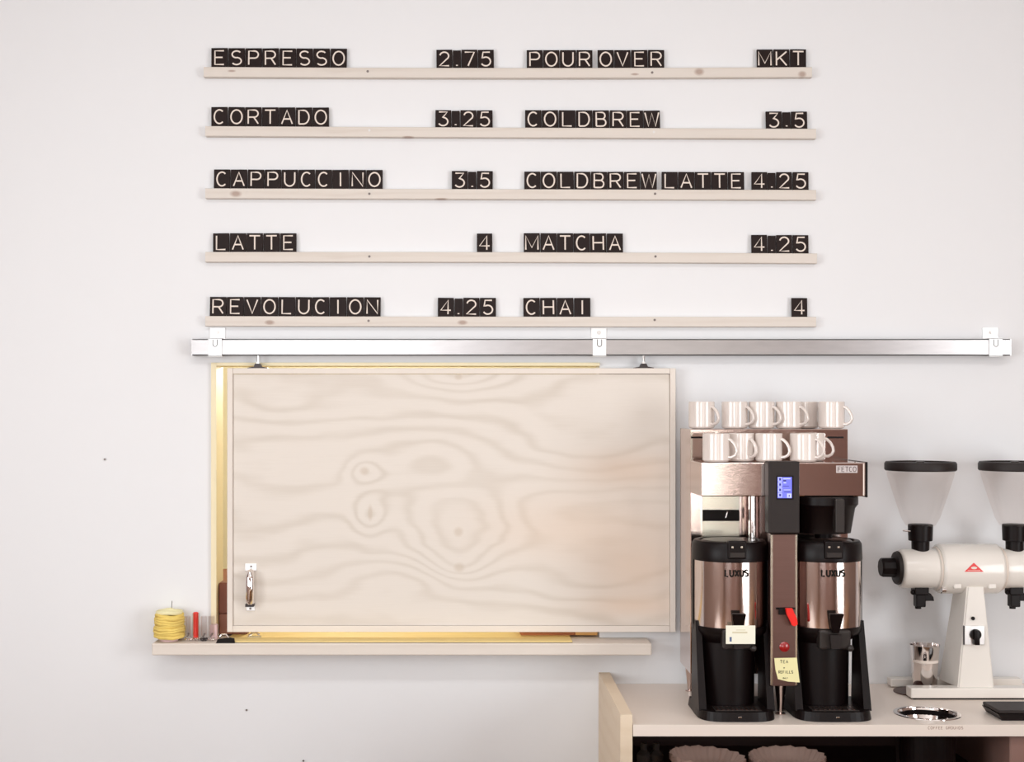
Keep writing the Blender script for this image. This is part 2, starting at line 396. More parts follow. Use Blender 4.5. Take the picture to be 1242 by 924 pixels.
# ================================================================== LETTER TILES
DT = 4.984
words = [
 (0, 'ESPRESSO', 256, 421, 24), (0, '2.75', 529, 599.5, 23), (0, 'POUR', 638.5, 719, 22.5), (0, 'OVER', 724.5, 806, 22.5), (0, 'MKT', 917.5, 978, 22.5),
 (1, 'CORTADO', 256, 399.5, 24), (1, '3.25', 527.5, 598, 21.5), (1, 'COLDBREW', 636.5, 801, 22), (1, '3.5', 928.5, 979.5, 21.5),
 (2, 'CAPPUCCINO', 259, 464.5, 23.5), (2, '3.5', 547.5, 598, 22.5), (2, 'COLDBREW', 635.5, 797, 22), (2, 'LATTE', 802, 903, 22), (2, '4.25', 911, 981, 22),
 (3, 'LATTE', 258, 360, 23), (3, '4', 578, 597.5, 23), (3, 'MATCHA', 635, 756, 23.5), (3, '4.25', 911, 981, 22.5),
 (4, 'REVOLUCION', 254, 462, 23.5), (4, '4.25', 530.5, 602, 23), (4, 'CHAI', 634.5, 716.5, 23), (4, '4', 959.5, 979.5, 23),
]
ordn = ['first', 'second', 'third', 'fourth', 'fifth', 'sixth', 'seventh', 'eighth', 'ninth', 'tenth']
rown = ['top row', 'second row', 'third row', 'fourth row', 'bottom row']
gl_mesh = {}; tile_mesh = {}
s = DT/F
for (ri, wd, x0, x1, hp) in words:
    pw = .52; units = sum(pw if c == '.' else 1 for c in wd); u = (x1-x0)/units; x = x0
    price = any(c.isdigit() for c in wd)
    if not price: last = wd+', '+rown[ri]
    for k, ch in enumerate(wd):
        pwid = u*(pw if ch == '.' else 1); gap = .9
        tw = round((pwid-gap)*s, 4); th = round(hp*s, 4)
        if ch == '.': th *= .96
        key = (tw, round(th, 4))
        if key not in tile_mesh:
            bm = B(); box(bm, -tw/2, tw/2, -.003, .003, 0, th, .0008, 1)
            me = bpy.data.meshes.new('letter_tile'); bm.to_mesh(me); bm.free(); me.materials.append(M_tile); tile_mesh[key] = me
        if ch not in gl_mesh:
            bm = B(); glyph(bm, ch, 0, 0, 0, .0505, .0385, .0027 if ch != '.' else .0036)
            me = bpy.data.meshes.new('letter'); bm.to_mesh(me); bm.free(); me.materials.append(M_letter); gl_mesh[ch] = me
        o = bpy.data.objects.new('letter_tile', tile_mesh[key]); C.objects.link(o)
        xc = x+pwid/2; cx_ = X(xc, DT)
        o.location = (cx_, Y(DT), ledge_top(ri, xc)+.0004)
        o.rotation_euler = (-.06+random.uniform(-.01, .01), random.uniform(-.012, .012), random.uniform(-.02, .02))
        nm = 'dot' if ch == '.' else ('figure '+ch if ch.isdigit() else 'letter '+ch)
        side = 'left half' if x0 < 620 else 'right half'
        if ch in '.0123456789' and len(wd) == 1:
            lab = 'lone black tile with cream figure 4, %s, %s of menu' % (rown[ri], side)
        else:
            lab = 'black tile, cream %s, %s of price %s right of %s' % (nm, ordn[k], wd, last) if price else 'black tile, cream %s, %s of %s in the %s' % (nm, ordn[k], wd, rown[ri])
        tag(o, lab, 'letter tile', 'letter tiles of the wall menu')
        g = bpy.data.objects.new('letter', gl_mesh[ch]); C.objects.link(g); g.parent = o
        g.location = (0, -.0032, (th-.0505)/2 if ch != '.' else .009)
        x += pwid

# ================================================================== DOOR TRACK
DR = 4.945; RD = .05
tr = thing('door_track', 'long horizontal galvanised steel track on the wall above the plywood hatch', 'track', (X(232, DR), 0, Z(431, DR)))
bm = B(); zt, zb = Z(411.3, DR), Z(430.8, DR); xa, xb = X(232, DR), X(1226.5, DR); yf, yb = Y(DR), Y(DR)+RD-.003
t = .003
box(bm, xa, xb, yf, yf+t, zb, zt); box(bm, xa, xb, yb-t, yb, zb, zt); box(bm, xa, xb, yf, yb, zt-t, zt)
box(bm, xa, xb, yf, yf+.016, zb, zb+t); box(bm, xa, xb, yb-.016, yb, zb, zb+t)
obj('rail', bm, M_galv, tr)
bm = B()
for q in (xa, xb-.004): box(bm, q, q+.004, yf-.0005, yb, zb-.0005, zt+.0005)
obj('end_cap', bm, M_galv, tr)
for (px, wpx) in ((261, 263.5), (727, 726.5), (1207.5, 1202)):
    bm = B(); cx = X(px, DR); hw = .0245
    box(bm, cx-hw, cx+hw, yf-.004, yf-.0005, zb-.004, zt+.004, .0008, 1)
    box(bm, cx-hw, cx+hw, yf-.004, -.004, zt+.0015, zt+.0045)
    box(bm, cx-hw, cx+hw, yf-.004, yb-.03, zb-.0045, zb-.0015)
    br = obj('bracket', bm, M_zincw, tr)
    bm = B(); z0, z1 = zt+.002, Z(397.2, 4.993)
    box(bm, X(wpx, 4.99)-.028, X(wpx, 4.99)+.028, -.006, 0, z0, z1, .001, 1)
    obj('wall_plate', bm, M_zincw, br)
    bm = B(); zc = (z0+z1)/2+.003; lathe(bm, [(.0085, -.004), (.0085, 0)], (X(wpx, 4.99), -.0065, zc), 'y', 6); lathe(bm, [(.004, -.008), (.004, 0)], (X(wpx, 4.99), -.0075, zc), 'y', 8)
    obj('bolt', bm, M_screwl, br)
    bm = B(); lathe(bm, [(.013, -.0015), (.013, 0)], (X(wpx, 4.99), -.0062, zc), 'y', 20); obj('washer', bm, M_zincw, br, True)
    # tongue bent down in the strap with a dark slot round it
    bm = B(); zz = zt-.001; r = .0078; pts = [(cx-r, yf-.0045, zz), (cx-r, yf-.0045, zz-.018)]+[(cx+r*math.cos(a), yf-.0045, zz-.018+r*math.sin(a)) for a in [PI+PI*k/8 for k in range(1, 8)]]+[(cx+r, yf-.0045, zz-.018), (cx+r, yf-.0045, zz)]
    tube(bm, pts, .0013, 6, flat=.5); obj('tongue_slot', bm, M_darkm, br)

# ================================================================== SLIDING DOOR
DD = 4.95
dl, dr_, dt, db = X(275.5, DD), X(819.5, DD), Z(446.5, DD), Z(766.5, DD)
door = thing('sliding_door', 'pale plywood sliding hatch door with thin wooden rim hanging from the track', 'door', ((dl+dr_)/2, 0, db))
rw = .020; yf = Y(DD); yp = yf+.007
bm = B(); box(bm, dl, dl+rw, yf, -.016, db, dt, .001, 1); obj('stile', bm, M_rimv, door)
bm = B(); box(bm, dr_-rw, dr_, yf, -.016, db, dt, .001, 1); obj('stile', bm, M_rimv, door)
bm = B(); box(bm, dl+rw+.0006, dr_-rw-.0006, yf, -.016, dt-rw, dt, .001, 1); obj('rim_rail', bm, M_rim, door)
bm = B(); box(bm, dl+rw+.0006, dr_-rw-.0006, yf, -.016, db, db+rw*1.15, .001, 1); obj('rim_rail', bm, M_rim, door)
cx0 = (dl+dr_)/2
def dc(px, py, rx, rz, a): return (X(px, 4.957)-cx0, Z(py, 4.957)-db, rx*4.957/F, rz*4.957/F, a)
centres = [dc(556, 640, 75, 42, .24), dc(556, 688, 40, 26, .13), dc(442, 572, 22, 18, -.13), dc(448, 625, 20, 30, .11), dc(560, 452, 60, 28, .16),
           dc(525, 558, 70, 30, -.12), dc(740, 700, 90, 45, .10), dc(740, 610, 120, 28, -.08), dc(700, 530, 110, 45, .07), dc(380, 500, 110, 30, .05), dc(470, 700, 70, 26, -.10), dc(340, 690, 90, 40, .05)]
orange = (.80, .60, .45)
warm = [dc(757, 570, 60, 22, .45)+(orange,), dc(770, 735, 60, 14, .5)+(orange,), dc(700, 640, 110, 40, .4)+(orange,), dc(770, 690, 60, 40, .5)+(orange,)]
M_ply = wood('plywood_face', (.77, .71, .645), (.59, .52, .44), freq=98, centres=centres, tilt=.55, contrast=.5, warp=.30, ns=(.55, 1, 1.7), warm=warm,
             knots=[dc(556, 645, 6, 6, 0)[:4], dc(557, 688, 7, 6, 0)[:4], dc(449, 622, 3, 10, 0)[:4], dc(442, 571, 6, 5, 0)[:4], dc(556, 457, 5, 4, 0)[:4]], knotcol=(.58, .48, .38), kstr=.5)
bm = B(); box(bm, dl+rw+.0015, dr_-rw-.0015, yp, -.018, db+rw*1.15+.001, dt-rw-.0015); obj('panel', bm, M_ply, door)
# dark shadow gap filler is simply the recess; thin liner strip on the right and left of the panel
for px in (313, 780.5):
    cx = X(px, 4.965); yh = -.035
    bm = B(); prism(bm, [(cx-.036, dt), (cx+.036, dt), (cx+.036, dt+.002), (cx+.014, dt+.006), (cx+.009, dt+.017), (cx-.009, dt+.017), (cx-.014, dt+.006), (cx-.036, dt+.002)], yh-.014, yh+.014)
    h = obj('hanger', bm, M_darkm, door)
    bm = B(); lathe(bm, [(.0042, dt+.012), (.0042, zt-.02)], (cx, yh, 0), 'z', 10); lathe(bm, [(.009, dt+.017), (.009, dt+.022)], (cx, yh, 0), 'z', 6)
    obj('hanger_bolt', bm, M_zinc, h)
# pull handle
hx = X(303.5, 4.93)
hd = None
bm = B(); box(bm, X(297, 4.95), X(311, 4.95), yp-.004, yp, Z(692.5, 4.95), Z(683.5, 4.95), .0015, 2); box(bm, X(298.5, 4.95), X(309, 4.95), yp-.004, yp, Z(741, 4.95), Z(734, 4.95), .0015, 2)
hd = obj('pull_handle', bm, M_zincw, door, label='galvanised pull handle')
bm = B(); lathe(bm, [(.004, -.0015), (.004, 0)], (X(304.5, 4.95), yp-.0045, Z(687, 4.95)), 'y', 8); lathe(bm, [(.004, -.0015), (.004, 0)], (X(303.5, 4.95), yp-.0045, Z(738, 4.95)), 'y', 8)
obj('screw', bm, M_screw, hd)
bm = B(); zt1, zb1 = Z(694, 4.93), Z(731, 4.93)
tube(bm, [(hx, yp-.002, zt1+.001), (hx, yp-.018, zt1), (hx, yp-.034, zt1-.008), (hx, yp-.038, zt1-.02), (hx, yp-.038, zb1+.02), (hx, yp-.034, zb1+.008), (hx, yp-.018, zb1), (hx, yp-.002, zb1-.001)], [.012, .014, .015, .016, .016, .015, .014, .012], 16)
obj('grip', bm, M_chrome, hd, True)
bm = B(); box(bm, X(298.5, 4.95), X(309, 4.95), yp-.03, yp-.003, Z(735, 4.95), Z(731.5, 4.95), .001, 1); obj('grip_foot', bm, M_darkm, hd)

# ================================================================== SERVING SHELF (sill)
DS = 4.87
sh = thing('serving_shelf', 'long pale wooden shelf on the wall under the sliding hatch door', 'shelf', (X(185, DS), 0, SILL-.043))
bm = B(); sx0, sx1 = X(184, DS), X(790.5, DS)
box(bm, sx0, sx1, Y(DS), -.0005, SILL-.0425, SILL, .004, 2); obj('board', bm, M_sill, sh)
bm = B(); box(bm, OX0+.001, OX1-.001, .0, T+.06, SILL-.044, SILL+.0, .001, 1)
o = obj('sill_board', bm, M_sill, sh)
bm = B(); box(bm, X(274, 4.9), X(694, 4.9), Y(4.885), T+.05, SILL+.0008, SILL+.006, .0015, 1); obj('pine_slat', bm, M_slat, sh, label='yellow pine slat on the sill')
bm = B(); box(bm, X(274, 4.9), X(694, 4.9), Y(4.8845), Y(4.8855), SILL+.0001, SILL+.0012); obj('joint_line', bm, M_darkm, sh)
bx = thing('brown_box', 'dark brown box standing on the sill in the gap left of the hatch door', 'box', (OX0+.05, .05, SILL))
bm = B(); zc = Z(745, 5.02); box(bm, OX0+.006, OX0+.11, .03, .10, SILL+.0065, zc, .002, 1); obj('lower_body', bm, M_brownl, bx, label='lighter brown lower half')
bm = B(); box(bm, OX0+.0055, OX0+.11, .028, .102, zc+.003, Z(707, 5.02), .002, 1); box(bm, OX0+.01, OX0+.10, .034, .098, zc, zc+.003); obj('upper_body', bm, M_brown, bx)

# things on the shelf
# yellow twine roll
d = 4.93
cx, cz = X(205.5, d), SILL; r0 = 17*d/F
tw = thing('twine_roll', 'squat roll of rough yellow twine on the left end of the shelf', 'twine', (cx, Y(d), cz))
bm = B(); lathe(bm, [(.030, 0), (.033, .004), (.034, .008), (.03, .010)], (cx, Y(d), cz), 'z', 20); obj('base_dish', bm, M_pink, tw, True, label='low pinkish dish under the roll')
bm = B(); hh = 34*d/F; n = 9
for k in range(n):
    z = cz+.018+k*(hh-.018)/n; pts = []; ph = random.uniform(0, 6); am = random.uniform(.001, .0035)
    rr = r0*(1.02-.014*k)+random.uniform(-.002, .002)
    for j in range(28):
        a = 2*PI*j/28; pts.append((cx+rr*math.cos(a), Y(d)+rr*math.sin(a), z+am*math.sin(2*a+ph)+.001*math.sin(7*a)))
    tube(bm, pts, .0068, 7, closed=True)
lathe(bm, [(r0*.9, .012), (r0*.95, .03), (r0*.9, hh-.006)], (cx, Y(d), cz), 'z', 20)
obj('twine', bm, M_yarn, tw, True)
bm = B()
for k in range(5):
    rr = r0*(.85-.17*k); z = cz+hh+.002+.002*k; pts = [(cx+rr*math.cos(2*PI*j/22), Y(d)+rr*math.sin(2*PI*j/22), z+.0015*math.sin(3*2*PI*j/22+k)) for j in range(22)]
    tube(bm, pts, .0062, 7, closed=True)
obj('top_coil', bm, M_yarnp, tw, True, label='pale top coil')
bm = B(); tube(bm, [(cx+.008, Y(d), cz+hh-.01), (cx+.008, Y(d), cz+hh+.02), (cx+.0095, Y(d), cz+hh+.042)], .0012, 6); obj('wire', bm, M_darkm, tw)
# glass vials with bead feet
d = 4.925
vg = 'small clear glass vials on the shelf'
for k, (px, full, w_, lab) in enumerate(((228, 0, 3.6, 'small clear glass vial beside the yellow twine roll'), (237.5, 1, 4.8, 'clear glass vial holding a bright red stick'),
                                (247.5, 0, 4.0, 'small clear glass vial just right of the vial with the red stick'), (256.5, 0, 4.0, 'small clear glass vial against the hatch casing, rightmost vial'))):
    cx = X(px, d); r = w_*d/F; hgt = (34 if full else 30)*d/F
    v = thing('glass_vial', lab, 'vial', (cx, Y(d), SILL), vg)
    bm = B(); lathe(bm, [(r*.6, .012), (r, .016), (r, hgt), (r*.86, hgt), (r*.86, .02), (r*.3, .018)], (cx, Y(d), SILL), 'z', 16); obj('body', bm, M_glass, v, True)
    bm = B()
    for j in range(5):
        a = 2*PI*j/5+.3*k; bmesh.ops.create_icosphere(bm, subdivisions=1, radius=.0062, matrix=Matrix.Translation((cx+r*.75*math.cos(a), Y(d)+r*.75*math.sin(a), SILL+.0062)))
    obj('bead_foot', bm, M_chrome if k != 2 else M_darkm, v, True)
    if full:
        bm = B(); lathe(bm, [(r*.62, .013), (r*.68, .02), (r*.68, hgt+.001), (r*.4, hgt+.003)], (cx, Y(d), SILL), 'z', 12); obj('stick', bm, M_red, v, True, label='red stick')
    else:
        bm = B(); tube(bm, [(cx-r*.4, Y(d), SILL+.014), (cx+r*.3, Y(d), SILL+.028)], .003, 6); obj('contents', bm, M_screw, v, True)
# small pink box, black clip, metal latch and wood on the sill
d = 4.945
bm = B(); box(bm, X(254.5, d), X(263, d), Y(d)-.004, Y(d)+.03, SILL+.0005, SILL+.054, .002, 2)
tag(obj('small_box', bm, M_pink, at=(X(258.5, d), Y(d), SILL)), 'small pink box standing at the hatch opening behind the vials', 'box')
c = thing('bulldog_clip', 'small black clip with a shiny top at the lower left corner of the hatch', 'clip', (X(274, 4.91), Y(4.91), SILL))
bm = B(); d = 4.878
prism(bm, [(X(262, d), SILL+.0003), (X(285, d), SILL+.0003), (X(284, d), SILL+.017), (X(279, d), SILL+.02), (X(264, d), SILL+.014)], Y(d)-.003, Y(d)+.006); obj('jaw', bm, M_black, c)
bm = B(); tube(bm, [(X(266, d), Y(d), SILL+.018), (X(269, d), Y(d), SILL+.031), (X(274, d), Y(d), SILL+.031), (X(277, d), Y(d), SILL+.019)], .003, 8); obj('wire_handle', bm, M_chrome, c, True)
d = 4.97
c = thing('metal_catch', 'little shiny metal catch on the sill near the lower left of the hatch', 'catch', (X(308, d), Y(d), SILL))
bm = B(); box(bm, X(300, d), X(317, d), Y(d)-.01, Y(d)+.01, SILL+.0063, SILL+.010, .001, 1); obj('plate', bm, M_steell, c)
bm = B(); tube(bm, [(X(302, d), Y(d), SILL+.012), (X(307, d), Y(d), SILL+.022), (X(311, d), Y(d), SILL+.022), (X(315, d), Y(d), SILL+.014)], .004, 8); obj('loop', bm, M_chrome, c, True)
d = 5.03
pdl = thing('wooden_block', 'reddish-brown wooden block lying on the sill, seen under the hatch door', 'block', (X(680, d), Y(d), SILL))
bm = B(); prism(bm, [(X(632, d), SILL+.0063), (X(697, d), SILL+.0063), (X(697, d), SILL+.045), (X(626, d), SILL+.045), (X(626, d), SILL+.03)], Y(d)-.02, Y(d)+.05); obj('body', bm, M_block, pdl)
bm = B(); box(bm, X(697.3, d), X(724, d), Y(d)-.025, Y(d)+.05, SILL+.0063, SILL+.045, .003, 2); obj('end_block', bm, M_block2, pdl, label='lighter orange end')
# brown cabinet in the kitchen, seen through the gap
kc = thing('kitchen_cabinet', 'dark brown cabinet beyond the hatch opening, seen through the gap left of the door', 'cabinet', (-1.0, .9, 0))
bm = B(); zc = Z(707, 5.6); box(bm, -1.35, -.75, .6, 1.1, .02, zc, .004, 1); obj('body', bm, M_brown, kc)
bm = B(); box(bm, -1.36, -.74, .585, .6, zc-.16, zc-.135); obj('drawer_gap', bm, M_cab, kc)

# nails left in the wall
for (px, py, lab) in ((299, 861, 'tiny nail in the bare wall below the serving shelf'), (127, 557, 'tiny nail in the bare wall left of the hatch'), (368, 922.5, 'dark nail at the bottom edge of the picture, in the wall')):
    bm = B(); p = P(px, py, 4.995); lathe(bm, [(.0035, -.001), (.004, .0), (.0015, .001), (.0015, .006)], (p.x, -.006, p.z), 'y', 8)
    tag(obj('nail', bm, M_screw, at=p), lab, 'nail', 'nails in the wall')

# ================================================================== COUNTER
CT = .90; CF = -.65; CX0, CX1 = .557, 2.75
def z_at(py, d): return Z(py, d)
cab = thing('counter', 'pale topped coffee counter with an open dark shelf and wooden side panel', 'counter', (CX0, CF, 0))
HX, HY, HR = X(1124.5, 4.507), Y(4.507), .094
bm = B()
outer = [(CX0, CF), (CX1, CF), (CX1, -.001), (CX0, -.001)]
ov = [bm.verts.new((x, y, CT)) for x, y in outer]; oe = [bm.edges.new((ov[i], ov[(i+1) % 4])) for i in range(4)]
iv = [bm.verts.new((HX+HR*math.cos(2*PI*k/40), HY+HR*math.sin(2*PI*k/40), CT)) for k in range(40)]; ie = [bm.edges.new((iv[i], iv[(i+1) % 40])) for i in range(40)]
bmesh.ops.triangle_fill(bm, edges=oe+ie, use_beauty=True)
bad = [f for f in bm.faces if (f.calc_center_median()-Vector((HX, HY, CT))).length < HR*.98]
bmesh.ops.delete(bm, geom=bad, context='FACES_ONLY')
ret = bmesh.ops.extrude_face_region(bm, geom=bm.faces[:]); 
for v in ret['geom']:
    if isinstance(v, bmesh.types.BMVert): v.co.z -= .037
obj('worktop', bm, M_counter, cab)
bm = B(); lathe(bm, [(HR-.004, -.034), (HR-.003, -.004), (HR, .0), (HR, .003), (HR+.012, .0028), (HR+.013, .0003), (HR-.001, .0002), (HR-.012, -.034)], (HX, HY, CT), 'z', 48, capped=False)
obj('waste_hole_ring', bm, M_chrome, cab, True)
bm = B(); lathe(bm, [(HR-.006, -.16), (HR-.0055, -.006), (HR-.008, -.006), (HR-.009, -.155)], (HX, HY, CT), 'z', 40, capped=False); box(bm, HX-.06, HX+.06, HY-.06, HY+.06, CT-.16, CT-.155)
obj('waste_chute', bm, M_black, cab)
bm = B(); hull8(bm, [(.513, -.652, 0), (.555, -.652, 0), (.555, -.001, 0), (.513, -.001, 0)], [(.517, -.652, .932), (.555, -.652, .932), (.555, -.001, .941), (.515, -.001, .941)])
obj('side_panel', bm, M_panel, cab)
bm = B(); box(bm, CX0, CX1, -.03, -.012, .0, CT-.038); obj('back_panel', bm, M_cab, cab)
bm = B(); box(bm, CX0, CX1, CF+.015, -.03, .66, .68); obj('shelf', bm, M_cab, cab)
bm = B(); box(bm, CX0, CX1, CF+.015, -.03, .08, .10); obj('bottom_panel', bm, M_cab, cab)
for px, m_ in ((1222, M_steeld),):
    bm = B(); box(bm, X(px, 4.4), X(px, 4.4)+.22, CF+.03, -.05, .68, CT-.038, .004, 1); obj('divider_box', bm, mat('divider_pinkish', (.30, .17, .14), .5), cab)
bm = B(); box(bm, CX1-.03, CX1, CF+.002, -.001, 0, CT-.038); obj('side_panel', bm, M_panel, cab)
bm = B(); text(bm, 'COFFEE GROUNDS', X(1147, 4.349), Z(884.3, 4.349), CF-.0002, .0085, .0055, .0081, .0008); obj('edge_lettering', bm, M_inkf, cab, label='tiny faded red lettering on the counter edge')
# waste bin, bottles and filters on the shelf below
bm = B(); lathe(bm, [(.085, .0), (.092, .02), (.095, .175), (.089, .178), (.086, .02)], (HX+.03, HY+.11, .681), 'z', 32)
tag(obj('waste_bin', bm, M_steelb, at=(HX+.03, HY+.11, .681), smooth=True), 'dark metal bin on the open shelf behind the counter waste hole', 'bin')
for (px, lab) in ((781, 'small dark bottle on the open shelf, nearest the wooden side panel'), (796, 'small dark bottle on the open shelf, nearer the paper filters')):
    d = 4.55; bm = B(); lathe(bm, [(.022, 0), (.024, .01), (.024, .075), (.011, .09), (.011, .112)], (X(px, d), Y(d), .681), 'z', 16)
    tag(obj('bottle', bm, M_blackg, at=(X(px, d), Y(d), .681), smooth=True), lab, 'bottle', 'dark bottles on the shelf')
def filter_mesh():
    bm = B(); n = 96
    md = lambda a, r, h: 1+(.035*min(1, h/.05))*math.sin(32*a)
    lathe(bm, [(.072, 0), (.08, .004), (.105, .04), (.122, .066)], (0, 0, 0), 'z', n, capped=False, mod=md)
    bm.faces.ensure_lookup_table()
    top = [v for v in bm.verts if v.co.z > .06]
    for v in top: v.co.z += .0022*math.sin(32*math.atan2(v.co.y, v.co.x)*.5)
    me = bpy.data.meshes.new('coffee_filter'); bm.to_mesh(me); bm.free(); me.materials.append(M_filter)
    me.polygons.foreach_set('use_smooth', [True]*len(me.polygons)); return me
fm = filter_mesh()
lay = ['topmost', 'second from top', 'third from top', 'fourth from top', 'lowest']
for (px, word) in ((857, 'left'), (955, 'right')):
    for k in range(5):
        o = bpy.data.objects.new('coffee_filter', fm); C.objects.link(o)
        o.location = (X(px, 4.50), Y(4.50), .700-k*.004); o.rotation_euler = (.02*(k % 2), .05 if px < 900 else -.02, .02*k)
        
        tag(o, 'fluted paper coffee filter, %s of the %s stack under the counter' % (lay[k], word), 'coffee filter', 'paper filter stacks on the open shelf')

# ================================================================== BREWER
BX0, BX1 = .797, 1.337; ZH1, ZH0 = 1.727, 1.616
bw = thing('coffee_brewer', 'tall twin brushed-steel coffee brewer with a black control panel on the counter', 'coffee machine', (1.067, Y(4.6), CT))
yb, ym, yhd = Y(4.905), Y(4.69), Y(4.485)
bm = B(); box(bm, BX0, BX1, ym, yb, .995, 1.834, .003, 2); body = obj('body', bm, M_steel, bw)
bm = B(); box(bm, BX0, BX1, yhd, ym-.0005, ZH0, ZH1, .0035, 2); head = obj('brew_head', bm, M_steel, bw)
bm = B(); box(bm, BX1, BX1+.006, yhd-.001, ym, ZH0-.003, ZH1+.002, .001, 1); obj('end_trim', bm, M_black, head)
bm = B(); box(bm, BX1-.009, BX1-.005, yhd-.0015, yhd, ZH0+.003, ZH1-.004); obj('edge_strip', bm, M_letter, head)
# slots in the top box
for (a, b) in ((838, 852), (1003, 1023)):
    bm = B(); box(bm, X(a, 4.69), X(b, 4.69), ym-.0015, ym, Z(531.5, 4.69), Z(529.3, 4.69)); obj('vent_slot', bm, M_black, body)
bm = B(); box(bm, X(837.5, 4.69), X(840, 4.69), ym-.001, ym, Z(560, 4.69), Z(521, 4.69)); obj('edge_strip', bm, M_steell, body)
# back panel, its reflection put into a paler steel, and black slot behind the missing left basket
bm = B(); box(bm, X(852, 4.67), X(897, 4.67), ym-.018, ym-.0005, 1.42, ZH0-.001, .001, 1); sp = obj('pale_reflection_panel', bm, M_steell, bw, label='steel back panel with a reflection in its paler colour')
bm = B(); box(bm, X(852.5, 4.66), X(897.5, 4.66), ym-.024, ym-.0185, Z(632, 4.66), Z(618.5, 4.66), .001, 1); sl = obj('black_slot', bm, M_black, sp)
bm = B(); tube(bm, [(X(881, 4.65), ym-.03, Z(628, 4.65)), (X(883, 4.65), ym-.032, Z(621, 4.65)), (X(887, 4.65), ym-.03, Z(620.5, 4.65))], .003, 8); obj('latch', bm, M_chrome, sp, True)
bm = B(); lathe(bm, [(.019, 1.45), (.019, ZH0)], (X(914.5, 4.62), Y(4.62), 0), 'z', 24); obj('water_tube', bm, M_chrome, bw, True)
# right brew basket
bm = B(); ux = 1.218; uz = 4.56
lathe(bm, [(.112, ZH0-.002), (.112, 1.588), (.102, 1.575), (.088, 1.493), (.03, 1.490), (.028, 1.474), (.02, 1.473)][::-1], (ux, Y(uz), 0), 'z', 40)
bk = obj('brew_basket', bm, M_black, bw, True)
bm = B(); box(bm, ux+.005, ux+.035, Y(4.44)-.008, Y(4.47), 1.50, 1.61, .004, 2); obj('basket_handle', bm, M_blackg, bk)
# control box with lit display
cb0, cb1 = X(932, 4.43), X(970, 4.43)
bm = B(); box(bm, cb0, cb1, Y(4.43), yhd-.0005, Z(647, 4.43), Z(559.5, 4.43), .004, 2); cb = obj('control_box', bm, M_blackm, bw)
yd = Y(4.43)
bm = B(); box(bm, X(941.5, 4.43), X(962.5, 4.43), yd-.001, yd, Z(606, 4.43), Z(576.5, 4.43)); obj('screen_bezel', bm, M_black, cb)
sx0, sx1, sz0, sz1 = X(943, 4.43), X(960.3, 4.43), Z(604, 4.43), Z(578.5, 4.43)
bm = B(); box(bm, sx0, sx1, yd-.0016, yd-.001, sz0, sz1); obj('screen', bm, M_lcd, cb, label='lit blue display')
bm = B(); wS, hS = sx1-sx0, sz1-sz0
def rs(a, b, c_, d_): box(bm, sx0+a*wS, sx0+b*wS, yd-.002, yd-.0016, sz0+c_*hS, sz0+d_*hS)
for k in range(4): rs(.03, .30, .04+.25*k, .07+.25*k); rs(.03, .30, .22+.25*k, .25+.25*k); rs(.03, .08, .07+.25*k, .22+.25*k); rs(.27, .31, .07+.25*k, .22+.25*k)
rs(.66, .97, .02, .22); rs(.40, .9, .90, .95); rs(.42, .9, .38, .41); rs(.42, .6, .70, .76)
obj('screen_marks', bm, M_lcdw, cb)
bm = B()
def rd(a, b, c_, d_): box(bm, sx0+a*wS, sx0+b*wS, yd-.0024, yd-.002, sz0+c_*hS, sz0+d_*hS)
rd(.35, .8, .56, .585); rd(.38, .6, .80, .86); rd(.78, .84, .06, .16); rd(.45, .9, .28, .31)
for k in range(4): rd(.12, .22, .10+.25*k, .19+.25*k)
obj('screen_text', bm, M_lcdd, cb)
# name plate
bm = B(); box(bm, X(1014, 4.485), X(1040, 4.485), yhd-.0015, yhd, Z(573.5, 4.485), Z(564.5, 4.485), .0006, 1); pl = obj('name_plate', bm, M_plate, head, label='small silver name plate')
bm = B(); text(bm, 'FETCO', X(1027, 4.485), Z(571.8, 4.485), yhd-.0018, .0155, .0095, .0126, .0013); obj('plate_lettering', bm, M_inkg, head)
# small screws on head top
bm = B()
for px in (1010, 1037): lathe(bm, [(.003, 0), (.003, .003)], (X(px, 4.5), Y(4.5), ZH1), 'z', 8)
obj('screw', bm, M_screw, head)
# tower
t0, t1 = X(934.5, 4.45), X(967, 4.45); tz0, tz1 = Z(832, 4.45), Z(647, 4.45)-.001
bm = B(); box(bm, t0, t1, Y(4.45), Y(4.49), tz0, tz1, .003, 2); box(bm, 1.037, 1.085, Y(4.491), ym-.001, tz0+.02, ZH0-.001); tow = obj('tower', bm, M_steeld, bw)
bm = B(); box(bm, t0-.0003, t0+.008, Y(4.449)-.0005, Y(4.452), tz0+.003, tz1-.002, .001, 1); box(bm, t1-.007, t1+.0003, Y(4.449)-.0005, Y(4.452), tz0+.003, tz1-.002, .001, 1); obj('edge_strip', bm, M_steell, tow)
yt = Y(4.45)
bm = B(); box(bm, X(941, 4.45), X(965, 4.45), yt-.001, yt, Z(739, 4.45), Z(736.5, 4.45)); obj('tap_recess', bm, M_black, tow)
bm = B(); box(bm, X(944, 4.45), X(956, 4.45), yt-.012, yt, Z(745, 4.45), Z(737.5, 4.45), .002, 2); obj('hot_water_tap', bm, M_black, tow)
bm = B(); q = [(953, 737.5), (961, 737.5), (962, 742), (965, 746), (966.5, 751), (967.5, 757), (964, 759.5), (960.5, 758.5), (957, 749), (954, 745)]
prism(bm, [(X(a, 4.43), Z(b, 4.43)) for a, b in q], Y(4.43)-.004, Y(4.44)); bmesh.ops.bevel(bm, geom=bm.edges[:], offset=.0012, segments=1, affect='EDGES'); obj('tap_handle', bm, M_red, tow, label='bright red tap handle')
